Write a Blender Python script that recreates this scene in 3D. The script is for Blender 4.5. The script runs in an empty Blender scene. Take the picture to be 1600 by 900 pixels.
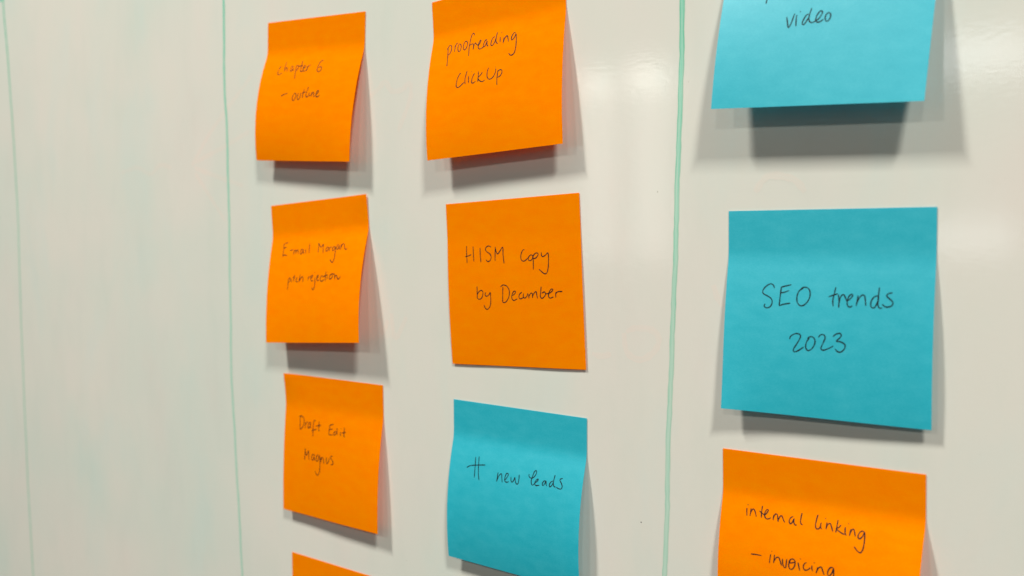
import bpy, math, random
from mathutils import Vector, Matrix

# ------------------------------------------------------------------ camera
# all lengths below are millimetres, MM turns them into metres
MM = 0.001
scene = bpy.context.scene
root_col = scene.collection
FOCAL_PX, CAM_DIST, YAW, PITCH, ROLL = 1534.70859, 351.83514, 0.65746, 0.06181, -0.01381
cam_data = bpy.data.cameras.new('camera')
cam = bpy.data.objects.new('camera', cam_data)
root_col.objects.link(cam)
fw = Vector((-math.sin(YAW) * math.cos(PITCH), math.cos(YAW) * math.cos(PITCH), -math.sin(PITCH)))
r0 = Vector((math.cos(YAW), math.sin(YAW), 0.0))
u0 = r0.cross(fw)
rt = r0 * math.cos(ROLL) + u0 * math.sin(ROLL)
up = -r0 * math.sin(ROLL) + u0 * math.cos(ROLL)
m = Matrix((rt, up, -fw)).transposed().to_4x4()
m.translation = Vector((0, -CAM_DIST * MM, 0))
cam.matrix_world = m
cam_data.sensor_width = 36.0
cam_data.lens = FOCAL_PX / 1600 * 36.0
cam_data.clip_start = 0.01
cam_data.clip_end = 50.0
cam_data.dof.use_dof = True
cam_data.dof.focus_distance = 0.415
cam_data.dof.aperture_fstop = 9.5
scene.camera = cam

# ------------------------------------------------------------------ room light
world = bpy.data.worlds.new('World')
scene.world = world
world.use_nodes = True
wn = world.node_tree.nodes
wn['Background'].inputs['Color'].default_value = (1.0, 0.95, 0.86, 1)
wn['Background'].inputs['Strength'].default_value = 0.045

LAMP_COL = (1.0, 0.962, 0.885)
def area(name, loc, size, power, target=None, color=LAMP_COL):
    d = bpy.data.lights.new(name, 'AREA')
    d.shape = 'RECTANGLE'
    d.size, d.size_y = size
    d.energy = power
    d.color = color
    o = bpy.data.objects.new(name, d)
    root_col.objects.link(o)
    o.location = loc
    if target is not None:
        o.rotation_euler = (Vector(target) - Vector(loc)).to_track_quat('-Z', 'Y').to_euler()
    return o
# ceiling lamps in a regular grid, facing down (default area direction is -Z)
P = 69.0
area('ceiling_lamp', (1.10, -1.18, 1.90), (0.13, 0.40), P)
area('ceiling_lamp', (-1.16, -1.17, 1.92), (0.13, 0.40), P * 0.98)
for yy in (-3.7, -6.2):
    for xx in (1.12, -1.16):
        area('ceiling_lamp', (xx, yy, 1.92), (0.13, 0.40), P * (0.48 if yy > -5 else 0.15))
# bright openings at the far side of the room, seen blurred in the gloss of the board
area('far_window', (-1.36, -6.0, 0.98), (0.50, 0.22), 2.0, (-0.07, 0, 0.05), (0.95, 0.98, 1.0))
area('far_window', (-1.42, -6.0, -0.10), (0.44, 0.16), 0.9, (-0.07, 0, 0.0), (0.95, 0.98, 1.0))
area('far_window', (-4.06, -6.0, 1.08), (0.20, 0.16), 0.8, (-0.2, 0, 0.05))
area('far_window', (-3.62, -6.0, 1.08), (0.26, 0.18), 1.25, (-0.2, 0, 0.05))
area('far_window', (-4.06, -6.0, 0.40), (0.20, 1.3), 2.4, (-0.2, 0, 0.05))
area('far_window', (-3.60, -6.0, 0.40), (0.26, 1.3), 3.0, (-0.2, 0, 0.05))

vs = scene.view_settings
scene.display_settings.display_device = 'sRGB'
vs.view_transform = 'Standard'
vs.look = 'None'
vs.exposure = 0.0
vs.gamma = 1.0
vs.use_curve_mapping = False

# ------------------------------------------------------------------ helpers
def tag(o, label=None, cat=None, group=None, kind=None):
    if label: o['label'] = label
    if cat: o['category'] = cat
    if group: o['group'] = group
    if kind: o['kind'] = kind
    return o
def mesh_obj(name, verts, faces, mat, parent=None, uvs=None, smooth=False):
    me = bpy.data.meshes.new(name)
    me.from_pydata(verts, [], faces)
    me.materials.append(mat)
    if uvs is not None:
        lay = me.uv_layers.new(name='UVMap')
        for lp in me.loops:
            lay.data[lp.index].uv = uvs[lp.vertex_index]
    if smooth:
        me.polygons.foreach_set('use_smooth', [True] * len(me.polygons))
    me.update()
    o = bpy.data.objects.new(name, me)
    root_col.objects.link(o)
    if parent: o.parent = parent
    return o
def new_mat(name):
    mt = bpy.data.materials.new(name)
    mt.use_nodes = True
    nt = mt.node_tree
    nt.nodes.clear()
    return mt, nt, nt.nodes, nt.links
def node(nt, typ, **kw):
    n = nt.nodes.new(typ)
    for k, v in kw.items():
        if k in n.inputs: n.inputs[k].default_value = v
        else: setattr(n, k, v)
    return n
def ramp(nt, stops, fac):
    n = nt.nodes.new('ShaderNodeValToRGB')
    el = n.color_ramp.elements
    while len(el) < len(stops): el.new(0.5)
    for e, (p, c) in zip(el, stops):
        e.position = p
        e.color = (*c, 1) if len(c) == 3 else c
    nt.links.new(fac, n.inputs['Fac'])
    return n

# ------------------------------------------------------------------ materials
def mat_board(name='glossy_whiteboard', ink=None):
    """the enamel; with ink = (edge colour, centre colour, least, most) it is the same enamel under dry-wipe ink,
    denser at both edges of the stroke and streaked along it: UV x runs across the stroke, UV y along it in mm"""
    mt, nt, N, L = new_mat(name)
    out = node(nt, 'ShaderNodeOutputMaterial')
    b = node(nt, 'ShaderNodeBsdfPrincipled', Roughness=0.17, IOR=1.52)
    tc = node(nt, 'ShaderNodeTexCoord')
    # wiped marker haze: long vertical smears of faint pink and faint green
    mp = node(nt, 'ShaderNodeMapping'); mp.inputs['Scale'].default_value = (17, 1, 8.0)
    n1 = node(nt, 'ShaderNodeTexNoise', Scale=1.0, Detail=5.0, Roughness=0.6, Distortion=0.35)
    L.new(tc.outputs['Object'], mp.inputs['Vector']); L.new(mp.outputs['Vector'], n1.inputs['Vector'])
    c1 = ramp(nt, [(0.32, (0.69, 0.724, 0.665)), (0.46, (0.725, 0.722, 0.655)), (0.58, (0.735, 0.718, 0.655)), (0.74, (0.752, 0.698, 0.638))], n1.outputs['Fac'])
    mp2 = node(nt, 'ShaderNodeMapping'); mp2.inputs['Scale'].default_value = (50, 1, 16); mp2.inputs['Location'].default_value = (3.1, 0, 1.7)
    n2 = node(nt, 'ShaderNodeTexNoise', Scale=1.0, Detail=6.0, Roughness=0.65)
    L.new(tc.outputs['Object'], mp2.inputs['Vector']); L.new(mp2.outputs['Vector'], n2.inputs['Vector'])
    c2 = ramp(nt, [(0.30, (0.93, 0.955, 0.95)), (0.52, (1, 1, 1)), (0.75, (1.0, 0.985, 0.975))], n2.outputs['Fac'])
    mx = node(nt, 'ShaderNodeMix', data_type='RGBA', blend_type='MULTIPLY'); mx.inputs['Factor'].default_value = 0.45
    L.new(c1.outputs['Color'], mx.inputs['A']); L.new(c2.outputs['Color'], mx.inputs['B'])
    # broad patches where green ink was rubbed out
    n3 = node(nt, 'ShaderNodeTexNoise', Scale=7.0, Detail=3.0, Roughness=0.5)
    L.new(tc.outputs['Object'], n3.inputs['Vector'])
    c3 = ramp(nt, [(0.40, (1, 1, 1)), (0.60, (0.905, 0.985, 0.98))], n3.outputs['Fac'])
    # this haze is strongest in the emptied column at the left
    sx = node(nt, 'ShaderNodeSeparateXYZ'); L.new(tc.outputs['Object'], sx.inputs[0])
    hz = node(nt, 'ShaderNodeMapRange'); hz.inputs['From Min'].default_value = -0.28; hz.inputs['From Max'].default_value = 0.10
    hz.inputs['To Min'].default_value = 1.0; hz.inputs['To Max'].default_value = 0.35; L.new(sx.outputs['X'], hz.inputs['Value'])
    mx2 = node(nt, 'ShaderNodeMix', data_type='RGBA', blend_type='MULTIPLY'); L.new(hz.outputs['Result'], mx2.inputs['Factor'])
    L.new(mx.outputs['Result'], mx2.inputs['A']); L.new(c3.outputs['Color'], mx2.inputs['B'])
    # tiny dust
    n4 = node(nt, 'ShaderNodeTexNoise', Scale=420.0, Detail=2.0)
    L.new(tc.outputs['Object'], n4.inputs['Vector'])
    c4 = ramp(nt, [(0.195, (0.72, 0.70, 0.66)), (0.235, (1, 1, 1))], n4.outputs['Fac'])
    mx3 = node(nt, 'ShaderNodeMix', data_type='RGBA', blend_type='MULTIPLY'); mx3.inputs['Factor'].default_value = 1.0
    L.new(mx2.outputs['Result'], mx3.inputs['A']); L.new(c4.outputs['Color'], mx3.inputs['B'])
    if ink is None:
        L.new(mx3.outputs['Result'], b.inputs['Base Color'])
    else:
        edge, centre, amin, amax = ink
        sp = node(nt, 'ShaderNodeSeparateXYZ'); L.new(tc.outputs['UV'], sp.inputs[0])
        cr = ramp(nt, [(0.0, edge), (0.16, edge), (0.38, centre), (0.66, centre), (0.86, edge), (1.0, edge)], sp.outputs['X'])
        mi = node(nt, 'ShaderNodeMapping'); mi.inputs['Scale'].default_value = (4, 0.045, 1)
        ni = node(nt, 'ShaderNodeTexNoise', Scale=1.0, Detail=4.0, Roughness=0.6)
        L.new(tc.outputs['UV'], mi.inputs['Vector']); L.new(mi.outputs['Vector'], ni.inputs['Vector'])
        mr = node(nt, 'ShaderNodeMapRange'); mr.inputs['From Min'].default_value = 0.3; mr.inputs['From Max'].default_value = 0.7
        mr.inputs['To Min'].default_value = amin; mr.inputs['To Max'].default_value = amax
        L.new(ni.outputs['Fac'], mr.inputs['Value'])
        fd = node(nt, 'ShaderNodeMapRange'); fd.inputs['From Max'].default_value = 170.0
        fd.inputs['To Min'].default_value = 1.35; fd.inputs['To Max'].default_value = 0.75
        L.new(sp.outputs['Y'], fd.inputs['Value'])
        er = ramp(nt, [(0.0, (0.2,) * 3), (0.14, (1,) * 3), (0.86, (1,) * 3), (1.0, (0.2,) * 3)], sp.outputs['X'])
        m1 = node(nt, 'ShaderNodeMath', operation='MULTIPLY'); L.new(mr.outputs['Result'], m1.inputs[0]); L.new(fd.outputs['Result'], m1.inputs[1])
        m2 = node(nt, 'ShaderNodeMath', operation='MULTIPLY', use_clamp=True); L.new(m1.outputs[0], m2.inputs[0]); L.new(er.outputs['Color'], m2.inputs[1])
        mk = node(nt, 'ShaderNodeMix', data_type='RGBA', blend_type='MULTIPLY')
        L.new(m2.outputs[0], mk.inputs['Factor']); L.new(mx3.outputs['Result'], mk.inputs['A']); L.new(cr.outputs['Color'], mk.inputs['B'])
        L.new(mk.outputs['Result'], b.inputs['Base Color'])
    rr = node(nt, 'ShaderNodeMapRange'); rr.inputs['To Min'].default_value = 0.075; rr.inputs['To Max'].default_value = 0.115
    L.new(n2.outputs['Fac'], rr.inputs['Value']); L.new(rr.outputs['Result'], b.inputs['Roughness'])
    # faint orange peel of the enamel, stretched sideways
    mp5 = node(nt, 'ShaderNodeMapping'); mp5.inputs['Scale'].default_value = (260, 1, 620)
    n5 = node(nt, 'ShaderNodeTexNoise', Scale=1.0, Detail=2.0)
    L.new(tc.outputs['Object'], mp5.inputs['Vector']); L.new(mp5.outputs['Vector'], n5.inputs['Vector'])
    bp = node(nt, 'ShaderNodeBump'); bp.inputs['Strength'].default_value = 0.5; bp.inputs['Distance'].default_value = 0.000028
    L.new(n5.outputs['Fac'], bp.inputs['Height']); L.new(bp.outputs['Normal'], b.inputs['Normal'])
    L.new(b.outputs['BSDF'], out.inputs['Surface'])
    return mt

def mat_paper(name, base, dark, light, rough, spec):
    mt, nt, N, L = new_mat(name)
    out = node(nt, 'ShaderNodeOutputMaterial')
    b = node(nt, 'ShaderNodeBsdfPrincipled', Roughness=rough)
    b.inputs['Specular IOR Level'].default_value = spec
    tr = node(nt, 'ShaderNodeBsdfTranslucent')
    uv = node(nt, 'ShaderNodeTexCoord')
    oi = node(nt, 'ShaderNodeObjectInfo')
    off = node(nt, 'ShaderNodeVectorMath', operation='SCALE'); off.inputs['Scale'].default_value = 37.0
    cmb = node(nt, 'ShaderNodeCombineXYZ'); L.new(oi.outputs['Random'], cmb.inputs['X']); L.new(oi.outputs['Random'], cmb.inputs['Y'])
    L.new(cmb.outputs['Vector'], off.inputs[0])
    add = node(nt, 'ShaderNodeVectorMath', operation='ADD')
    L.new(uv.outputs['UV'], add.inputs[0]); L.new(off.outputs['Vector'], add.inputs[1])
    # pulp clouds, fibres a little longer across the sheet
    def noise(sx, sy, det, ro=0.6):
        mp = node(nt, 'ShaderNodeMapping'); mp.inputs['Scale'].default_value = (sx, sy, 1)
        n = node(nt, 'ShaderNodeTexNoise', Scale=1.0, Detail=det, Roughness=ro)
        L.new(add.outputs['Vector'], mp.inputs['Vector']); L.new(mp.outputs['Vector'], n.inputs['Vector'])
        return n
    a = noise(9, 18, 4.0); f = noise(75, 230, 5.0, 0.85); g = noise(230, 300, 2.0)
    s1 = node(nt, 'ShaderNodeMath', operation='MULTIPLY_ADD'); s1.inputs[1].default_value = 0.65
    L.new(f.outputs['Fac'], s1.inputs[0])
    s0 = node(nt, 'ShaderNodeMath', operation='MULTIPLY'); s0.inputs[1].default_value = 0.35
    L.new(a.outputs['Fac'], s0.inputs[0]); L.new(s0.outputs[0], s1.inputs[2])
    c = ramp(nt, [(0.34, dark), (0.50, base), (0.66, light)], s1.outputs[0])
    L.new(c.outputs['Color'], b.inputs['Base Color']); L.new(c.outputs['Color'], tr.inputs['Color'])
    bp = node(nt, 'ShaderNodeBump'); bp.inputs['Strength'].default_value = 0.55; bp.inputs['Distance'].default_value = 0.00005
    s2 = node(nt, 'ShaderNodeMath', operation='ADD'); L.new(f.outputs['Fac'], s2.inputs[0]); L.new(g.outputs['Fac'], s2.inputs[1])
    L.new(s2.outputs[0], bp.inputs['Height']); L.new(bp.outputs['Normal'], b.inputs['Normal'])
    # a slab of translucent pulp: light that has entered one face leaves scattered through the other
    geo = node(nt, 'ShaderNodeNewGeometry')
    mr = node(nt, 'ShaderNodeMapRange'); mr.inputs['To Min'].default_value = 0.20; mr.inputs['To Max'].default_value = 0.92
    L.new(geo.outputs['Backfacing'], mr.inputs['Value'])
    ms = node(nt, 'ShaderNodeMixShader'); L.new(mr.outputs['Result'], ms.inputs['Fac'])
    L.new(b.outputs['BSDF'], ms.inputs[1]); L.new(tr.outputs['BSDF'], ms.inputs[2])
    L.new(ms.outputs['Shader'], out.inputs['Surface'])
    return mt

def mat_ink(name, color, alpha):
    mt, nt, N, L = new_mat(name)
    out = node(nt, 'ShaderNodeOutputMaterial')
    b = node(nt, 'ShaderNodeBsdfPrincipled', Roughness=0.6)
    b.inputs['Base Color'].default_value = (*color, 1)
    b.inputs['Specular IOR Level'].default_value = 0.2
    tc = node(nt, 'ShaderNodeTexCoord')
    n = node(nt, 'ShaderNodeTexNoise', Scale=900.0, Detail=2.0)
    L.new(tc.outputs['Object'], n.inputs['Vector'])
    mr = node(nt, 'ShaderNodeMapRange'); mr.inputs['From Min'].default_value = 0.3; mr.inputs['From Max'].default_value = 0.6
    mr.inputs['To Min'].default_value = alpha - 0.25; mr.inputs['To Max'].default_value = alpha
    L.new(n.outputs['Fac'], mr.inputs['Value']); L.new(mr.outputs['Result'], b.inputs['Alpha'])
    L.new(b.outputs['BSDF'], out.inputs['Surface'])
    return mt

M_BOARD = mat_board()
M_ORANGE = mat_paper('orange_paper', (1.0, 0.268, 0.0), (1.0, 0.225, 0.0), (1.0, 0.312, 0.0), 0.8, 0.0)
M_BLUE = mat_paper('blue_paper', (0.022, 0.53, 0.665), (0.004, 0.475, 0.61), (0.055, 0.585, 0.715), 0.47, 0.75)
M_INK = mat_ink('pen_ink', (0.012, 0.010, 0.012), 0.93)
M_SOFT = mat_ink('pen_ink_light', (0.03, 0.010, 0.006), 0.92)
GREEN_E, GREEN_C = (0.10, 0.72, 0.50), (0.33, 0.90, 0.74)
M_GREEN = mat_board('green_marker_ink', (GREEN_E, GREEN_C, 0.45, 0.85))
M_GREEN_FAINT = mat_board('faint_green_marker_ink', (GREEN_E, GREEN_E, 0.50, 0.75))
M_GHOST = mat_board('wiped_marker_ghost', ((1.055, 0.985, 0.975), (1.05, 0.985, 0.975), 0.2, 0.95))
M_SPECK = mat_ink('speck_dirt', (0.03, 0.03, 0.05), 0.95)

# ------------------------------------------------------------------ data
# sticky notes: x, z of the upper left corner, turn, and the slope of the sheet (radians) just below
# the glued strip and at the free lower edge, first along the left side, then along the right side
SHAPES={
  'A': [-437.5425, 113.4002, -0.0598, 0.4258, -0.1459, 0.3535, -0.0207],
  'B': [-316.8669, 106.542, 0.0481, 0.3796, -0.0349, 0.2674, 0.0162],
  'C': [-439.4182, 13.6355, 0.055, 0.2926, 0.0458, 0.4092, 0.0239],
  'D': [-310.3934, 11.3025, 0.0397, 0.07, -0.045, 0.0263, -0.0079],
  'E': [-431.2713, -79.0488, -0.003, 0.1267, 0.0079, 0.2157, -0.0007],
  'F': [-307.5516, -81.7601, -0.0138, 0.3011, -0.1162, 0.3557, -0.1472],
  'G': [-163.6133, 117.6134, -0.0435, 0.366, 0.0728, 0.2198, 0.1714],
  'H': [-165.3806, 5.0316, -0.0017, 0.2042, 0.0057, 0.1558, -0.0354],
  'I': [-167.9235, -87.7468, 0.0071, 0.3317, -0.1559, 0.5263, -0.0915],
  'J': [-429.8536, -180.0476, -0.0123, 0.25, 0.0, 0.3, 0.0],
}
WORDS=[
  ('A','chapter',[[(15.06,24.9),(14.13,25.18),(13.44,26.46),(13.1,28.08),(13.21,29.06),(14.55,29.54),(15.77,29.01),(16.79,28.57)],[(18.22,22.26),(18.08,23.91),(18.05,25.87),(18.3,27.83)],[(18.31,27.35),(18.68,26.07),(19.56,25.69),(20.22,26.47),(20.38,27.93)],[(24.81,25.4),(23.67,25.18),(23.16,26.29),(23.08,27.74),(23.6,28.18),(24.37,27.48),(24.83,26.21)],[(24.79,25.73),(24.91,26.93),(25.32,27.59),(26.05,27.3)],[(27.11,25.2),(27.44,27.63),(27.81,30.51),(28.09,32.42)],[(27.0,25.51),(27.79,24.81),(28.82,25.12),(29.01,26.42),(28.4,27.51),(27.7,28.12)],[(31.28,22.41),(31.32,24.29),(31.32,26.54),(31.43,28.14),(32.38,28.56),(33.29,27.91)],[(28.97,25.29),(30.36,25.37),(32.54,25.16)],[(32.95,26.94),(34.32,26.37),(34.53,25.42),(33.65,25.12),(33.26,26.16),(33.31,27.59),(34.13,28.43),(35.39,28.17),(36.14,27.48)],[(36.23,25.67),(36.37,27.11),(36.26,28.37)],[(36.41,26.95),(36.89,26.02),(37.73,25.27),(38.45,25.15)]]),
  ('A','6',[[(47.66,23.11),(46.49,23.26),(45.37,24.41),(44.57,26.26),(44.4,27.97),(44.97,29.03),(46.12,29.24),(47.35,28.58),(47.69,27.6),(47.15,26.64),(46.13,26.59),(45.03,27.22)]]),
  ('A','dash',[[(19.49,41.56),(21.72,40.76),(24.57,40.17)]]),
  ('A','outline',[[(30.98,40.28),(29.91,40.56),(29.12,42.06),(29.07,43.59),(29.8,44.28),(31.01,43.49),(31.59,41.98),(31.54,40.76),(30.75,40.28)],[(33.2,40.11),(32.92,41.87),(33.02,43.39),(33.89,43.87),(34.9,42.69),(35.17,40.26)],[(37.66,38.21),(37.22,39.87),(36.92,41.69),(37.02,43.21)],[(36.23,40.6),(37.46,40.12),(39.16,39.78)],[(40.62,37.09),(39.96,39.05),(39.56,41.16),(39.74,42.38),(40.6,42.64),(41.61,41.83)],[(42.03,40.33),(41.74,41.38),(42.07,41.9),(43.17,41.88)],[(43.73,40.08),(43.7,41.29),(43.64,42.43)],[(43.67,41.74),(44.39,40.47),(45.22,40.28),(45.46,41.35),(45.7,42.41),(46.58,42.43)],[(46.86,41.75),(48.18,40.83),(48.94,39.95),(48.5,39.4),(47.62,39.91),(47.22,41.4),(47.45,42.46),(48.61,42.79),(50.15,41.85)]]),
  ('B','proofreading',[[(9.69,24.28),(10.25,23.86),(10.73,27.07),(10.91,30.2),(11.02,32.9)],[(10.13,24.1),(10.71,22.89),(11.59,22.47),(12.36,23.19),(12.54,25.05),(11.88,26.75),(10.65,27.37)],[(14.47,23.06),(14.63,24.65),(14.73,26.35)],[(14.63,24.65),(14.89,23.14),(15.37,22.31),(16.08,22.18)],[(17.03,22.75),(16.53,23.44),(16.49,24.98),(16.94,26.35),(17.72,26.75),(18.35,25.83),(18.41,24.3),(17.82,23.1),(17.03,22.75)],[(20.69,22.13),(20.02,22.78),(19.76,24.54),(20.1,26.02),(20.8,26.47),(21.69,25.66),(22.09,23.94),(21.79,22.72),(21.01,22.19),(20.42,22.39)],[(25.64,20.24),(25.43,19.38),(24.76,19.06),(24.15,19.57),(23.67,21.4),(23.48,23.94),(23.43,26.48),(23.69,29.94)],[(23.06,25.14),(23.75,24.63),(24.78,24.3),(25.62,24.38),(25.91,25.66),(25.93,27.18)],[(25.98,26.68),(26.24,25.21),(26.69,24.14),(27.05,24.08)],[(26.69,24.14),(27.8,24.98),(28.86,25.56),(29.71,24.57),(30.06,23.5),(29.67,23.3),(29.05,24.2),(28.8,25.92),(29.01,26.97),(29.7,27.59),(30.89,27.43),(31.88,26.98)],[(33.7,23.92),(32.92,23.78),(32.17,24.77),(31.77,26.21),(32.1,27.02),(32.87,26.53),(33.54,25.27),(33.75,24.31),(33.86,25.83),(34.11,26.75),(34.88,26.96)],[(38.08,23.23),(37.2,23.32),(36.37,24.79),(36.16,26.5),(36.7,27.16),(37.69,26.77),(38.51,25.18),(38.9,23.76)],[(39.2,21.19),(38.95,23.52),(38.96,25.27),(39.48,26.48),(40.18,26.6)],[(41.1,23.62),(41.28,24.95),(41.41,26.41)],[(41.65,21.74),(41.9,21.83)],[(43.42,24.48),(43.3,25.81),(43.19,27.27)],[(43.28,26.79),(43.8,25.17),(44.55,24.2),(45.26,24.08),(45.71,25.27),(46.15,26.95)],[(49.67,23.44),(48.93,23.3),(47.92,24.46),(47.67,25.88),(48.13,26.57),(48.98,26.0),(49.81,24.57),(50.04,24.12),(50.49,26.64),(50.58,30.04),(50.0,32.81),(48.65,33.66),(47.62,33.37),(46.95,32.42)]]),
  ('B','click',[[(20.03,37.59),(19.46,37.78),(18.43,39.44),(17.8,41.62),(17.7,43.3),(18.35,44.11),(19.53,44.03),(20.89,43.2),(22.22,42.17)],[(23.64,37.1),(23.2,38.64),(22.81,40.28),(22.79,41.97),(23.05,43.23)],[(24.82,39.64),(24.78,41.14),(24.98,43.04)],[(26.24,37.83),(26.34,37.92)],[(28.38,39.15),(27.81,39.25),(27.06,40.73),(26.69,42.54),(26.97,43.24),(27.9,43.28),(29.02,42.7)],[(30.39,38.34),(30.46,40.49),(30.39,41.97),(30.25,43.16)],[(32.64,39.06),(31.81,40.14),(30.72,40.91),(30.35,41.45),(30.95,42.43),(32.28,43.32),(33.42,43.34),(34.3,42.83)]]),
  ('B','up',[[(36.15,37.46),(35.59,38.86),(35.46,40.69),(35.84,42.13),(36.91,42.94),(38.14,42.75),(39.31,41.83),(40.1,40.3),(40.25,38.48)],[(40.01,37.7),(40.06,37.82)],[(41.5,39.5),(41.35,41.22),(41.21,43.39),(41.36,46.23)],[(41.35,40.49),(41.96,39.66),(43.06,39.47),(43.81,40.04),(43.74,41.22),(42.81,42.35),(41.61,42.76)]]),
  ('C','e_mail',[[(10.6,21.75),(10.97,25.01),(10.94,29.32)],[(10.32,22.16),(11.83,21.64),(13.9,21.22)],[(10.84,24.47),(11.84,24.06),(13.12,23.7)],[(10.98,28.42),(12.46,28.14),(14.61,28.51)],[(16.34,25.96),(17.63,25.67),(19.21,25.54)],[(20.32,25.71),(20.1,27.13),(19.83,28.36)],[(19.91,27.47),(20.74,25.92),(21.63,26.04),(21.7,27.82)],[(21.67,27.21),(22.76,25.85),(23.49,26.25),(23.77,28.04)],[(27.24,25.75),(26.17,25.69),(25.58,27.07),(25.84,28.25),(26.73,28.19),(27.48,26.82),(27.77,25.78),(27.87,27.37),(28.68,28.19)],[(29.59,25.7),(29.85,27.31),(30.17,28.27)],[(32.14,22.84),(32.47,25.51),(32.77,28.17)]]),
  ('C','morgan',[[(39.36,22.92),(39.92,25.59),(40.02,28.22)],[(39.56,23.1),(41.04,24.95),(42.01,25.36),(43.34,23.96),(43.62,26.15),(44.23,28.8)],[(46.61,25.56),(46.01,26.64),(46.28,27.76),(47.28,27.75),(47.9,26.75),(47.54,25.68),(46.61,25.56)],[(48.66,25.75),(48.82,26.8),(48.83,27.91)],[(48.77,26.62),(49.49,25.86),(50.49,25.85)],[(52.92,25.65),(51.81,25.76),(51.1,26.93),(51.56,27.82),(52.58,27.53),(53.25,26.19),(53.32,25.85),(53.76,29.15),(53.64,32.23),(52.92,34.07),(51.77,33.84),(50.47,32.4)],[(55.56,24.94),(54.6,25.06),(54.3,26.42),(54.84,27.42),(55.79,26.85),(56.15,25.32),(56.34,26.71),(57.01,27.44)],[(57.46,24.71),(57.61,26.27),(57.55,27.65)],[(57.6,26.62),(58.25,24.93),(59.38,24.58),(60.08,25.38),(60.76,27.14),(61.8,27.82),(62.59,27.08)]]),
  ('C','pitch',[[(17.97,41.47),(17.95,43.74),(17.84,47.39)],[(17.88,41.99),(18.83,40.98),(19.62,41.54),(19.35,42.75),(18.24,43.47)],[(20.55,41.57),(20.45,42.79),(21.17,43.34)],[(22.94,39.4),(22.71,41.48),(22.57,43.21)],[(21.57,41.09),(23.51,40.65)],[(25.59,40.9),(24.77,41.91),(25.14,43.38),(26.21,43.35)],[(27.81,39.61),(27.42,41.67),(27.15,43.56)],[(27.4,43.05),(28.47,41.54),(29.86,40.8),(30.43,41.79),(30.38,43.68)]]),
  ('C','rejection',[[(34.74,40.93),(34.71,42.13),(34.54,43.15)],[(34.66,41.78),(35.46,41.13),(36.46,40.83)],[(36.82,42.21),(37.88,41.57),(38.25,40.56),(37.3,40.52),(36.8,42.04),(37.63,43.44),(38.89,43.15)],[(40.08,41.66),(40.49,44.57),(40.21,47.27),(39.26,48.09),(38.33,46.87)],[(39.54,38.9),(39.67,39.08)],[(41.54,42.4),(42.66,41.59),(42.9,40.52),(42.01,40.72),(41.62,42.23),(42.42,43.45),(43.81,43.07)],[(46.02,40.71),(44.99,41.35),(44.55,42.86),(45.36,43.9),(46.71,43.62),(47.61,42.81)],[(48.47,38.62),(48.53,41.16),(48.81,44.04)],[(46.15,41.57),(47.88,41.2),(50.32,40.56)],[(49.91,41.22),(50.02,42.91)],[(50.24,39.2),(50.37,39.38)],[(53.31,40.35),(52.15,40.97),(51.6,42.3),(52.22,43.06),(53.63,42.38),(54.17,41.06),(53.53,40.19),(52.47,40.48)],[(54.04,40.21),(55.63,40.78),(55.92,43.31)],[(55.9,42.47),(56.47,41.32),(57.29,41.19),(58.05,42.89),(59.23,43.11),(60.37,41.82)]]),
  ('D','hism',[[(11.86,20.21),(11.82,24.06),(12.0,28.27)],[(15.81,20.62),(15.92,24.2),(16.11,27.66)],[(10.93,25.2),(12.71,25.0),(14.63,24.34)],[(20.04,21.37),(20.05,24.7),(20.33,28.15)],[(26.54,21.4),(25.27,20.74),(23.77,21.22),(23.14,22.28),(24.04,23.39),(25.86,24.53),(26.51,25.99),(25.78,27.48),(24.38,27.9),(23.48,26.98)],[(29.03,21.24),(28.85,24.63),(28.75,27.67)],[(28.93,21.6),(29.56,23.59),(30.31,24.61),(31.85,23.13),(33.38,21.66),(33.47,25.15),(33.93,29.0)]]),
  ('D','copy',[[(45.65,23.28),(44.77,23.35),(43.71,25.14),(43.55,27.24),(44.39,28.25),(45.93,28.08),(47.58,26.84)],[(48.84,25.66),(47.71,26.84),(47.8,28.0),(48.97,28.17),(49.99,27.26),(50.11,26.22),(49.27,25.61),(48.17,26.16)],[(50.35,25.71),(50.35,29.19),(50.24,32.31)],[(50.33,26.23),(51.44,25.12),(52.74,24.93),(53.14,25.63),(52.02,26.98),(50.5,27.45)],[(54.88,24.65),(54.92,26.04),(55.66,26.65),(57.17,25.94),(58.46,25.12),(58.67,27.71),(58.36,31.48),(57.5,33.87),(56.22,34.18),(54.57,33.11),(53.33,32.11)]]),
  ('D','by',[[(17.58,39.16),(17.52,42.43),(17.5,44.8)],[(17.4,44.8),(17.74,42.8),(19.21,41.36),(20.61,41.3),(21.02,42.65),(20.13,44.63),(18.55,45.28),(17.41,44.61)],[(22.58,42.05),(22.24,43.38),(23.28,43.86),(24.7,43.04),(25.34,42.15),(25.51,45.39),(25.04,48.27),(23.42,49.9),(22.06,49.35),(21.35,47.9)]]),
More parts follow.
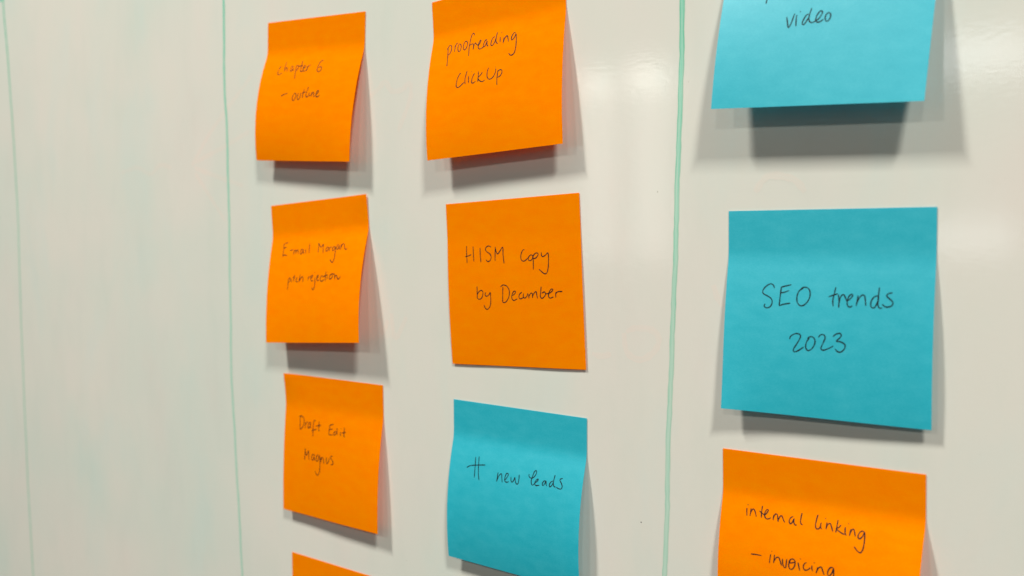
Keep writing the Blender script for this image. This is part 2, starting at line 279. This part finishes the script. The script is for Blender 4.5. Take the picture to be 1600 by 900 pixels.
  ('D','december',[[(32.84,39.66),(32.6,42.93),(32.43,46.32)],[(31.48,39.71),(32.87,38.84),(35.1,39.4),(36.43,41.55),(35.99,44.39),(34.31,46.51),(32.72,46.79),(32.19,45.79)],[(37.8,43.69),(39.39,43.0),(39.89,41.87),(39.01,41.76),(37.96,43.16),(37.74,44.93),(38.81,45.89),(40.84,45.13)],[(43.48,42.26),(42.26,43.02),(41.75,44.43),(42.59,45.21),(44.15,44.62)],[(44.46,42.69),(44.17,44.27),(44.93,44.87),(46.14,44.11),(46.77,42.72)],[(47.28,43.07),(47.27,44.99)],[(47.31,44.12),(48.37,42.73),(49.23,42.91),(49.27,44.83)],[(49.3,44.14),(50.32,42.58),(51.42,42.07),(51.65,43.46),(52.01,45.03)],[(54.2,39.85),(53.83,42.44),(53.58,44.24),(54.48,45.04),(55.79,44.19),(56.47,43.16),(55.88,42.18),(54.37,42.79)],[(56.18,43.09),(58.38,42.83),(59.89,41.99),(60.47,41.13),(59.51,41.05),(58.32,42.49),(57.98,44.2),(58.92,44.97),(60.62,44.4)],[(61.96,42.35),(61.85,44.75)],[(61.71,43.21),(63.01,42.19),(65.49,42.12)]]),
  ('E','draft',[[(12.66,22.85),(12.85,26.04),(13.08,29.87)],[(11.64,23.09),(13.41,22.55),(15.61,23.6),(16.06,26.11),(14.99,28.58),(13.15,29.95)],[(17.52,25.73),(17.28,27.25),(17.32,28.95)],[(17.26,27.04),(17.98,25.8),(19.01,25.13)],[(21.14,25.11),(19.93,25.88),(19.46,27.63),(20.0,28.55),(21.06,27.45),(21.48,25.28),(21.38,27.41),(22.1,28.17)],[(25.47,23.77),(24.22,24.0),(23.81,26.07),(23.79,29.03),(24.0,32.6)],[(22.87,29.48),(24.73,28.84),(26.59,28.28)],[(28.2,23.88),(28.3,26.4),(28.34,28.58),(29.2,28.9)],[(25.8,26.77),(27.65,26.26),(29.94,25.79)]]),
  ('E','edit',[[(36.88,24.78),(36.75,27.29),(36.42,29.96)],[(36.63,25.23),(38.27,24.5),(39.72,24.25)],[(36.77,27.5),(38.08,27.01),(39.29,26.79)],[(36.42,29.96),(38.09,29.92),(39.64,29.86)],[(42.17,27.69),(40.98,28.04),(40.31,29.24),(40.99,29.82),(42.28,28.71),(42.93,27.39)],[(42.73,25.76),(42.79,27.82),(43.28,29.42)],[(45.64,27.61),(45.53,28.73),(45.88,29.64)],[(45.87,25.52),(46.07,25.66)],[(48.21,24.92),(48.4,27.36),(48.29,29.43),(49.29,29.71)],[(46.47,27.92),(47.95,27.62),(49.59,27.22)]]),
  ('E','magnus',[[(18.18,39.71),(18.25,42.9),(18.02,46.0)],[(18.21,40.13),(18.9,42.73),(19.71,43.13),(20.99,40.62),(21.33,42.91),(21.8,45.39)],[(25.36,41.73),(24.24,42.51),(23.84,44.48),(24.72,45.2),(25.75,43.79),(26.01,41.85),(25.96,44.18),(26.86,45.12)],[(29.23,41.84),(27.98,42.43),(27.46,44.4),(28.16,45.36),(29.2,44.37),(30.0,41.95),(30.76,45.84),(30.61,50.48),(29.28,52.7),(27.97,52.14),(26.94,50.81)],[(31.19,42.42),(31.52,45.73)],[(31.45,44.48),(32.29,42.77),(33.26,42.97),(33.95,45.81)],[(35.87,42.2),(35.76,44.3),(36.27,45.48),(37.46,44.27),(37.95,42.25)],[(40.54,40.94),(39.44,41.21),(39.01,42.18),(40.2,43.06),(41.2,43.96),(40.97,45.23),(39.42,45.45)]]),
  ('F','hash',[[(15.27,25.61),(15.65,30.34),(15.85,35.23)],[(17.29,25.17),(17.66,29.73),(18.11,33.34),(18.85,35.98)],[(10.71,31.33),(12.39,30.21),(15.91,29.38),(21.58,28.47)]]),
  ('F','new',[[(29.53,30.72),(29.36,33.1),(29.22,35.0)],[(29.33,34.32),(30.22,32.22),(31.21,31.07),(31.7,31.23),(32.07,32.98),(32.5,34.78)],[(33.81,33.61),(34.86,32.24),(35.52,30.94),(35.14,30.25),(34.25,30.69),(33.78,32.26),(33.83,33.75),(34.75,34.3),(36.23,33.88)],[(37.24,31.51),(37.35,33.05),(38.13,33.76),(38.95,32.79),(39.39,31.38),(39.84,32.95),(40.65,34.16),(41.55,33.86),(41.76,32.05),(41.66,29.84)]]),
  ('F','leads',[[(47.16,28.69),(47.09,29.44),(47.77,30.21),(49.24,30.13),(50.52,28.9),(51.08,27.35),(50.69,26.58),(49.88,27.24),(49.13,29.41),(48.7,31.54),(49.09,32.94),(49.88,33.34)],[(49.87,33.26),(50.99,32.05),(52.12,30.99),(52.48,30.2),(51.84,30.31),(50.91,31.48),(50.89,32.65),(51.69,33.11),(53.46,32.68)],[(56.37,30.17),(55.52,30.6),(54.89,31.72),(55.26,32.53),(56.06,31.82),(56.74,30.26),(56.95,31.68),(57.53,32.45)],[(60.43,29.67),(59.44,30.26),(58.73,31.54),(59.04,32.5),(60.02,31.76),(60.69,30.21)],[(61.24,26.94),(60.86,29.02),(60.77,30.77),(61.28,31.85),(62.21,32.13)],[(65.45,27.78),(64.45,28.11),(64.03,28.81),(64.89,29.82),(65.61,31.14),(65.25,32.35),(64.04,32.49),(62.56,32.07)]]),
  ('G','descender',[[(17.07,32.84),(17.21,34.53),(17.21,36.01),(17.19,37.48)]]),
  ('G','video',[[(25.7,43.2),(26.22,45.21),(26.76,47.31),(27.3,46.73),(27.94,44.83),(28.27,43.25),(28.67,42.3)],[(29.41,42.82),(29.33,44.41),(29.54,47.01)],[(30.45,41.77),(30.62,41.75)],[(33.73,42.95),(32.97,43.14),(32.26,44.32),(31.77,45.69),(31.93,46.59),(32.46,46.63),(33.11,45.63),(33.72,44.27)],[(34.58,40.81),(34.11,42.54),(33.9,44.29),(34.23,45.55),(34.99,46.14),(35.84,46.04),(36.46,45.48)],[(36.46,45.48),(37.35,45.12),(38.21,43.8),(38.6,42.78),(38.27,42.19),(37.59,42.25),(36.81,43.49),(36.47,44.87),(36.67,45.85),(37.4,46.21),(38.39,45.91),(39.25,45.29)],[(40.52,43.22),(39.91,43.78),(39.8,44.99),(40.08,45.88),(40.7,46.11),(41.38,45.48),(41.66,44.28),(41.47,43.4),(40.83,43.02),(40.2,43.37)]]),
  ('H','seo',[[(19.33,29.16),(18.9,28.14),(17.78,27.58),(16.04,28.57),(14.87,30.16),(15.13,31.37),(16.81,32.18),(18.31,33.16),(18.75,34.53),(18.12,36.1),(16.71,36.68),(15.66,36.03),(16.08,35.15)],[(21.99,28.91),(21.73,32.35),(21.56,35.62)],[(21.74,28.85),(23.2,28.36),(25.8,27.71)],[(21.75,30.81),(23.33,30.59),(25.05,29.85)],[(21.57,35.69),(23.23,35.04),(25.84,34.53)],[(30.4,28.84),(28.9,29.9),(28.16,32.13),(28.52,34.32),(29.89,35.38),(31.57,34.54),(32.84,32.47),(32.99,30.28),(32.12,28.79),(30.55,28.5),(29.55,29.1)]]),
  ('H','trends',[[(42.32,28.16),(41.86,30.66),(41.48,32.99),(41.68,35.14)],[(39.84,31.72),(41.22,31.18),(43.17,30.45)],[(43.36,30.78),(43.69,32.91),(43.68,35.49)],[(43.68,33.9),(44.22,31.57),(45.17,30.72),(45.87,31.68),(46.43,32.98)],[(46.43,32.98),(47.53,32.28),(48.45,31.1),(48.1,30.52),(47.16,31.31),(46.6,33.13),(46.83,34.6),(47.67,35.13),(48.55,34.53)],[(50.39,30.87),(50.15,32.67),(49.85,34.65)],[(49.89,33.99),(50.76,31.84),(51.83,30.66),(52.64,30.96),(52.97,32.57),(53.22,34.51)],[(57.39,30.63),(55.84,31.33),(54.91,33.15),(55.11,34.76),(56.16,34.97),(57.04,33.39),(57.59,31.43)],[(57.64,27.82),(57.41,31.12),(57.38,34.02),(58.06,35.12),(58.83,34.86)],[(62.18,29.51),(60.8,29.88),(60.22,30.7),(61.19,31.63),(62.42,32.86),(61.92,34.16),(60.07,34.55),(58.78,33.64)]]),
  ('H','2023',[[(26.1,47.83),(26.58,46.62),(28.28,45.67),(29.84,45.85),(30.12,46.92),(29.09,49.0),(27.62,51.64),(28.17,52.38),(29.7,51.67),(31.48,50.37)],[(33.49,47.05),(32.51,48.45),(32.23,50.32),(32.96,51.52),(34.3,51.02),(35.43,49.27),(35.55,47.6),(34.66,46.48),(33.3,46.66),(32.82,47.43)],[(36.79,46.52),(37.67,45.53),(38.84,45.57),(39.22,46.71),(38.45,48.75),(37.83,50.45),(38.52,51.07),(40.34,50.45),(42.3,49.33)],[(42.02,46.04),(43.14,44.99),(44.62,44.67),(44.97,45.54),(44.03,46.75),(43.23,47.46)],[(43.23,47.62),(44.88,47.68),(46.38,48.57),(46.26,50.06),(44.99,51.3),(43.84,51.21),(42.92,50.28)]]),
  ('I','internal',[[(10.58,21.84),(10.68,23.29),(10.93,24.87)],[(10.81,20.57),(10.93,20.65)],[(12.26,21.74),(12.26,23.2),(12.18,24.68)],[(12.23,23.86),(12.68,22.33),(13.39,21.89),(14.06,22.76),(14.76,24.59)],[(16.76,20.08),(16.67,22.19),(16.78,24.59)],[(15.73,22.18),(16.74,22.82),(18.01,23.27),(18.92,22.32),(19.21,21.31),(18.62,21.24),(18.0,22.63),(18.17,24.04),(19.04,24.71),(20.03,24.39),(20.56,23.98)],[(21.64,22.69),(21.55,23.66),(21.61,24.77)],[(21.57,23.82),(22.17,22.35),(22.97,22.48),(23.26,23.71),(23.62,25.08)],[(23.55,24.46),(24.11,22.94),(24.82,22.66),(25.38,23.69),(26.19,24.89)],[(29.2,22.12),(28.28,22.75),(27.85,23.92),(28.21,24.97),(28.99,24.53),(29.62,22.85),(29.61,24.11),(30.22,25.11),(30.87,24.94)],[(32.38,20.36),(32.19,22.28),(32.22,23.84),(32.61,24.41),(33.13,24.57)]]),
  ('I','linking',[[(38.41,20.03),(38.04,22.27),(37.95,24.15),(38.4,25.17),(39.34,25.01),(39.84,23.84)],[(39.92,22.65),(39.84,23.84),(40.19,24.87),(40.6,24.8)],[(41.31,20.96),(41.41,21.04)],[(42.04,22.24),(42.03,23.48),(41.97,24.79)],[(42.01,24.1),(42.58,22.77),(43.28,22.5),(43.84,23.49),(44.55,25.22)],[(45.94,20.68),(45.84,22.85),(45.64,25.34)],[(47.24,22.31),(46.59,23.34),(45.77,23.79),(46.41,24.44),(47.74,25.14),(48.87,25.47)],[(48.86,22.81),(48.95,24.32),(49.17,25.41),(49.72,25.57)],[(49.83,21.42),(49.94,21.5)],[(50.92,23.23),(50.82,24.47),(50.65,25.65)],[(50.76,24.93),(51.26,23.48),(51.98,23.05),(52.42,24.2),(52.79,25.5)],[(55.65,23.2),(54.61,23.37),(53.84,24.56),(53.83,25.77),(54.47,26.03),(55.4,24.9),(55.84,23.47),(56.16,25.67),(56.01,29.0),(55.28,30.77),(54.03,30.39),(52.75,29.03)]]),
  ('I','dash',[[(13.8,38.74),(15.97,38.6),(18.14,38.58)]]),
  ('I','invoicing',[[(21.79,37.43),(21.62,38.89),(21.5,40.75)],[(22.11,36.17),(22.22,36.25)],[(23.33,37.31),(23.27,38.9),(23.2,40.43)],[(23.26,39.69),(24.08,38.27),(24.98,37.95),(25.67,39.08),(26.36,40.83)],[(26.55,38.13),(26.74,39.82),(27.33,41.12),(28.01,41.15),(28.14,39.56),(28.22,37.98)],[(29.65,38.18),(29.15,39.68),(29.52,41.17),(30.53,41.29),(31.44,39.87),(31.48,38.15),(30.6,37.54),(29.63,37.96),(29.21,39.04),(30.38,38.98),(31.82,38.24)],[(32.66,38.39),(33.1,39.86),(33.52,41.18)],[(33.47,36.94),(33.54,37.02)],[(35.9,37.79),(35.13,38.4),(34.8,39.69),(35.45,40.59),(36.58,40.28),(37.49,39.33)],[(38.07,38.46),(38.07,39.68),(38.44,40.38)],[(38.79,37.31),(38.86,37.39)],[(40.25,38.66),(40.02,39.77),(39.77,40.89)],[(39.92,40.25),(40.68,38.73),(41.62,38.4),(42.19,39.66),(42.83,40.9)],[(46.01,37.72),(44.92,37.92),(44.14,39.29),(44.1,40.5),(44.82,40.82),(45.68,39.59),(46.13,38.0),(46.29,40.08),(46.14,42.53),(45.36,44.19),(44.4,44.08)]]),
]
LINES=[[(-737.3, 179.9), (-737.4, 168.4), (-734.3, 128.8), (-731.4, 77.5), (-729.7, 12.1), (-731.5, -49.4), (-732.3, -111.5), (-732.5, -188.9), (-730.9, -247.3), (-730.7, -267.0)], [(-476.5, 138.8), (-477.4, 110.2), (-478.3, 81.2), (-477.4, 53.8), (-478.1, 4.1), (-479.2, -40.6), (-480.3, -85.8), (-478.7, -127.4), (-477.2, -169.2), (-475.9, -203.6), (-475.2, -215.1)], [(-185.2, 93.0), (-185.3, 73.2), (-186.2, 53.4), (-186.9, 30.8), (-188.1, 5.5), (-189.1, -25.3), (-190.6, -53.9), (-192.0, -85.5), (-193.0, -117.5), (-194.0, -144.5), (-194.3, -152.6)], [(-749.9, 172.6), (-741.1, 171.2), (-734.1, 172.0)]]
GHOSTS=[[(-512.3, 39.7), (-492.3, 58.5), (-467.3, 76.6), (-452.4, 87.6)], [(-510.3, 41.2), (-486.8, 47.0), (-456.7, 56.0)], [(-509.9, 38.1), (-484.6, 31.0), (-464.0, 25.8)], [(-509.4, 35.0), (-494.5, 19.4), (-481.6, 6.0)], [(-589.1, 38.6), (-570.5, 41.0), (-556.5, 36.3), (-545.7, 41.4), (-533.5, 39.2)], [(-212.8, -44.7), (-211.3, -52.7), (-205.2, -55.5), (-198.6, -51.8), (-196.2, -46.4), (-199.7, -42.7), (-208.2, -42.6), (-211.6, -44.4)], [(-228.8, -54.4), (-224.0, -55.2), (-219.2, -54.0)], [(-360.1, 66.8), (-354.6, 69.4), (-349.1, 72.7), (-344.9, 67.9), (-337.9, 67.8), (-332.7, 70.4), (-332.0, 64.2), (-336.5, 55.3), (-341.1, 47.9)], [(-357.3, -45.4), (-354.8, -52.5), (-350.9, -45.8)], [(-348.1, -42.4), (-345.8, -54.6), (-338.0, -43.6)], [(-172.0, -23.6), (-170.1, -28.5), (-167.9, -32.2)], [(-154.8, 12.0), (-149.7, 17.8), (-139.8, 16.2), (-135.4, 11.4)]]
SPECK=[(-205.1, -123.9)]

# ------------------------------------------------------------------ curves
def catmull(pts, step):
    if len(pts) < 3:
        out = []
        for (a, b) in zip(pts[:-1], pts[1:]):
            n = max(2, int(math.dist(a, b) / step))
            out += [(a[0] + (b[0] - a[0]) * i / n, a[1] + (b[1] - a[1]) * i / n) for i in range(n)]
        return out + [pts[-1]]
    P = [pts[0]] + list(pts) + [pts[-1]]
    out = []
    for i in range(1, len(P) - 2):
        p0, p1, p2, p3 = P[i - 1:i + 3]
        n = max(2, int(math.dist(p1, p2) / step))
        for k in range(n):
            t = k / n
            out.append(tuple(0.5 * (2 * p1[j] + (p2[j] - p0[j]) * t + (2 * p0[j] - 5 * p1[j] + 4 * p2[j] - p3[j]) * t * t
                                    + (3 * p1[j] - p0[j] - 3 * p2[j] + p3[j]) * t ** 3) for j in (0, 1)))
    return out + [pts[-1]]

def ribbon(pts, width, surf, rnd, taper=0.35, vary=0.12, z=0.0, climb=0.004):
    """flat inked stroke laid on a surface; surf(a, b, lift) gives the point in metres"""
    V, F, UV = [], [], []
    n = len(pts)
    ph = rnd.uniform(0, 6)
    dist = 0
    for i, p in enumerate(pts):
        a = pts[max(0, i - 1)]; b = pts[min(n - 1, i + 1)]
        dx, dy = b[0] - a[0], b[1] - a[1]
        l = math.hypot(dx, dy) or 1e-6
        nx, ny = -dy / l, dx / l
        if i: dist += math.dist(pts[i - 1], p)
        w = width * 0.5 * (1 + vary * math.sin(ph + dist * 1.3) + vary * 0.5 * math.sin(ph * 2 + dist * 3.1))
        e = min(i, n - 1 - i)
        if e < 2: w *= (1 - taper) + taper * e / 2
        zz = z + climb * i / n        # so that a stroke crossing itself never shares a plane with itself
        V.append(surf(p[0] + nx * w, p[1] + ny * w, zz)); V.append(surf(p[0] - nx * w, p[1] - ny * w, zz))
        UV += [(0, dist), (1, dist)]
        if i: k = 2 * i; F.append((k - 2, k - 1, k + 1, k))
    return V, F, UV

# ------------------------------------------------------------------ whiteboard
rnd = random.Random(4)
board = bpy.data.objects.new('whiteboard', None)
root_col.objects.link(board)
board.location = (-0.3, 0, -0.7)
tag(board, 'glossy off-white whiteboard ruled with hand-drawn green lines, carrying all the sticky notes', 'whiteboard')
def bloc(x, y, z): return (x - board.location.x, y - board.location.y, z - board.location.z)
X0, X1, Z0, Z1, Y1 = -1.45, 0.75, -0.70, 0.55, 0.018
bv = [bloc(*p) for p in ((X0, 0, Z0), (X1, 0, Z0), (X1, 0, Z1), (X0, 0, Z1), (X0, Y1, Z0), (X1, Y1, Z0), (X1, Y1, Z1), (X0, Y1, Z1))]
mesh_obj('writing_surface', bv, [(0, 1, 2, 3), (5, 4, 7, 6), (4, 0, 3, 7), (1, 5, 6, 2), (3, 2, 6, 7), (4, 5, 1, 0)], M_BOARD, board)
def on_board(x, z, lift): return bloc(x * MM, -(0.003 + lift) * MM, z * MM)
for i, (ln, w, mt) in enumerate(zip(LINES, (2.1, 2.1, 2.45, 3.0), (M_GREEN_FAINT, M_GREEN, M_GREEN, M_GREEN))):
    pts = catmull(ln, 3.0)
    pts = [(x + 0.15 * math.sin(z * 0.11 + i) + 0.08 * math.sin(z * 0.31), z) for x, z in pts]
    V, F, UV = ribbon(pts, w, on_board, rnd, vary=0.07, z=0.022 + 0.004 * i)
    o = mesh_obj('marker_line' if i < 3 else 'marker_stroke', V, F, mt, board, UV)
    if i == 0: o['label'] = 'faint green line at the left'
for i, g in enumerate(GHOSTS):
    V, F, UV = ribbon(catmull(g, 1.5), 3.0, on_board, rnd, vary=0.15, z=0.0015 * i, climb=0.002)
    mesh_obj('wiped_marker_trace', V, F, M_GHOST, board, UV)
sx, sz = SPECK[0]
V = [on_board(sx + 0.33 * math.cos(a) * rnd.uniform(.6, 1.1), sz + 0.33 * math.sin(a) * rnd.uniform(.6, 1.1), 0) for a in [k * math.pi / 4 for k in range(8)]]
mesh_obj('dark_speck', V, [tuple(range(8))], M_SPECK, board)

# ------------------------------------------------------------------ sticky notes
W = 76.0
GLUE = 13.0
NS = 76
def theta(s, a, b):
    t = min(max((s - GLUE) / 9.0, 0), 1)
    q = min(max((s - GLUE) / (W - GLUE), 0), 1)
    return t * t * (3 - 2 * t) * (a * (1 - q) + b * q)
class Sheet:
    """a 76 mm square held by its glued top strip and curling away from the board below it"""
    def __init__(self, shape, curl=(0, 0, 0, 0)):
        self.x, self.z, self.rot, a, b, a2, b2 = shape
        self.cols = []
        self.curl = curl
        for j in range(13):
            t = j / 12
            y = d = 0.0
            col = [(0.0, 0.0)]
            A, B = a + (a2 - a) * t, b + (b2 - b) * t
            for i in range(NS):
                th = theta(i + 0.5, A, B)
                y += math.sin(th); d += math.cos(th)
                col.append((y, d))
            self.cols.append(col)
    def yd(self, u, s):
        f = min(max(u / W * 12, 0), 12); j = min(int(f), 11); f -= j
        g = min(max(s, 0), W); i = min(int(g), NS - 1); g -= i
        def c(j, i): return self.cols[j][i]
        r = []
        for k in (0, 1):
            v0 = c(j, i)[k] * (1 - g) + c(j, i + 1)[k] * g
            v1 = c(j + 1, i)[k] * (1 - g) + c(j + 1, i + 1)[k] * g
            r.append(v0 * (1 - f) + v1 * f)
        # small corner curl at the lower left / right and upper left / right, and slight waviness of the free part
        for amt, cu, cs in zip(self.curl, (0, W, 0, W), (W, W, 0, 0)):
            if amt:
                dd = math.hypot(u - cu, s - cs)
                if dd < 20: r[0] += amt * (1 - dd / 20) ** 2
        free = max(0.0, (s - GLUE) / (W - GLUE))
        r[0] += free * 0.12 * math.sin(u * 0.12 + self.x) * math.sin(s * 0.07 + self.z)
        return r
    def pt(self, u, s, lift):
        """point in metres relative to the note's own origin"""
        y, d = self.yd(u, s)
        X = u * math.cos(self.rot) + d * math.sin(self.rot)
        Z = u * math.sin(self.rot) - d * math.cos(self.rot)
        return (X * MM, -(0.35 + y + lift) * MM, Z * MM)

def sticky_note(key, mat, ink, width, label, group, curl=(0, 0, 0, 0)):
    sh = Sheet(SHAPES[key], curl)
    e = bpy.data.objects.new('sticky_note', None)
    root_col.objects.link(e)
    e.location = (sh.x * MM, 0, sh.z * MM)
    tag(e, label, 'sticky note', group)
    nu, nv = 26, 76
    V, F, UV = [], [], []
    for side, lift in ((0, 0.0), (1, -0.11)):
        for i in range(nv + 1):
            for j in range(nu + 1):
                u, s = W * j / nu, W * i / nv
                V.append(sh.pt(u, s, lift)); UV.append((u / W, 1 - s / W))
    n = (nu + 1) * (nv + 1)
    idx = lambda i, j: i * (nu + 1) + j
    for i in range(nv):
        for j in range(nu):
            a, b, c, d = idx(i, j), idx(i + 1, j), idx(i + 1, j + 1), idx(i, j + 1)
            F.append((a, b, c, d)); F.append((a + n, d + n, c + n, b + n))
    for i in range(nv):
        for j, fl in ((0, False), (nu, True)):
            a, b = idx(i, j), idx(i + 1, j)
            F.append((a, a + n, b + n, b) if not fl else (b, b + n, a + n, a))
    for j in range(nu):
        for i, fl in ((0, True), (nv, False)):
            a, b = idx(i, j), idx(i, j + 1)
            F.append((a, a + n, b + n, b) if fl is False else (b, b + n, a + n, a))
    o = mesh_obj('paper_sheet', V, F, mat, e, UV)
    me = o.data
    me.polygons.foreach_set('use_smooth', [k < 2 * nu * nv for k in range(len(me.polygons))])
    me.set_sharp_from_angle(angle=math.radians(40))
    r = random.Random(key)
    for k, name, strokes in WORDS:
        if k != key: continue
        V, F, UV = [], [], []
        for q, st in enumerate(strokes):
            if math.dist(st[0], st[-1]) < 0.9 and len(st) == 2:      # a dot
                c = ((st[0][0] + st[1][0]) / 2, (st[0][1] + st[1][1]) / 2)
                st = [(c[0] - 0.16, c[1] + 0.05), (c[0] + 0.16, c[1] - 0.05)]
            v, f, uv = ribbon(catmull(st, 0.35), width, sh.pt, r, z=0.03 + 0.006 * q)
            b = len(V)
            V += v; UV += uv; F += [tuple(x + b for x in y) for y in f]
        nm = {'dash': 'written_dash', 'hash': 'written_hash_sign', '6': 'written_number', '2023': 'written_number'}.get(name, 'written_word')
        mesh_obj(nm, V, F, ink, e, UV)
    return e

OG = 'orange sticky notes on the whiteboard'
BG = 'blue sticky notes on the whiteboard'
sticky_note('A', M_ORANGE, M_SOFT, 0.50, 'orange sticky note reading "chapter 6 - outline", topmost of the left column, curling off the board', OG)
sticky_note('C', M_ORANGE, M_SOFT, 0.50, 'orange sticky note reading "E-mail ... pitch rejection", second in the left column below the outline note', OG, (0, 0, 0, 0.7))
sticky_note('E', M_ORANGE, M_SOFT, 0.50, 'orange sticky note reading "Draft Edit", third in the left column, tilted slightly to the right', OG, (0, 0, 1.3, 0))
sticky_note('J', M_ORANGE, M_SOFT, 0.50, 'orange sticky note with no writing in view, cut off below the "Draft Edit" note', OG)
sticky_note('B', M_ORANGE, M_INK, 0.46, 'orange sticky note with "proofreading" written at a slant, top of the middle column', OG)
sticky_note('D', M_ORANGE, M_INK, 0.46, 'flat orange sticky note reading "copy by December", between the proofreading note and a blue note', OG)
sticky_note('F', M_BLUE, M_INK, 0.46, 'blue sticky note reading "# new leads", below the December note in the middle column', BG)
sticky_note('G', M_BLUE, M_INK, 0.46, 'blue sticky note with the word "video", cut by the top edge of the photo', BG)
sticky_note('H', M_BLUE, M_INK, 0.46, 'blue sticky note reading "SEO trends 2023" in the right column', BG, curl=(0.9, 0, 0, 0))
sticky_note('I', M_ORANGE, M_INK, 0.46, 'orange sticky note reading "internal linking - invoicing", below the blue 2023 note', OG)

scene.cycles.max_bounces = 10
scene.cycles.diffuse_bounces = 5
scene.cycles.glossy_bounces = 4
scene.cycles.transparent_max_bounces = 12
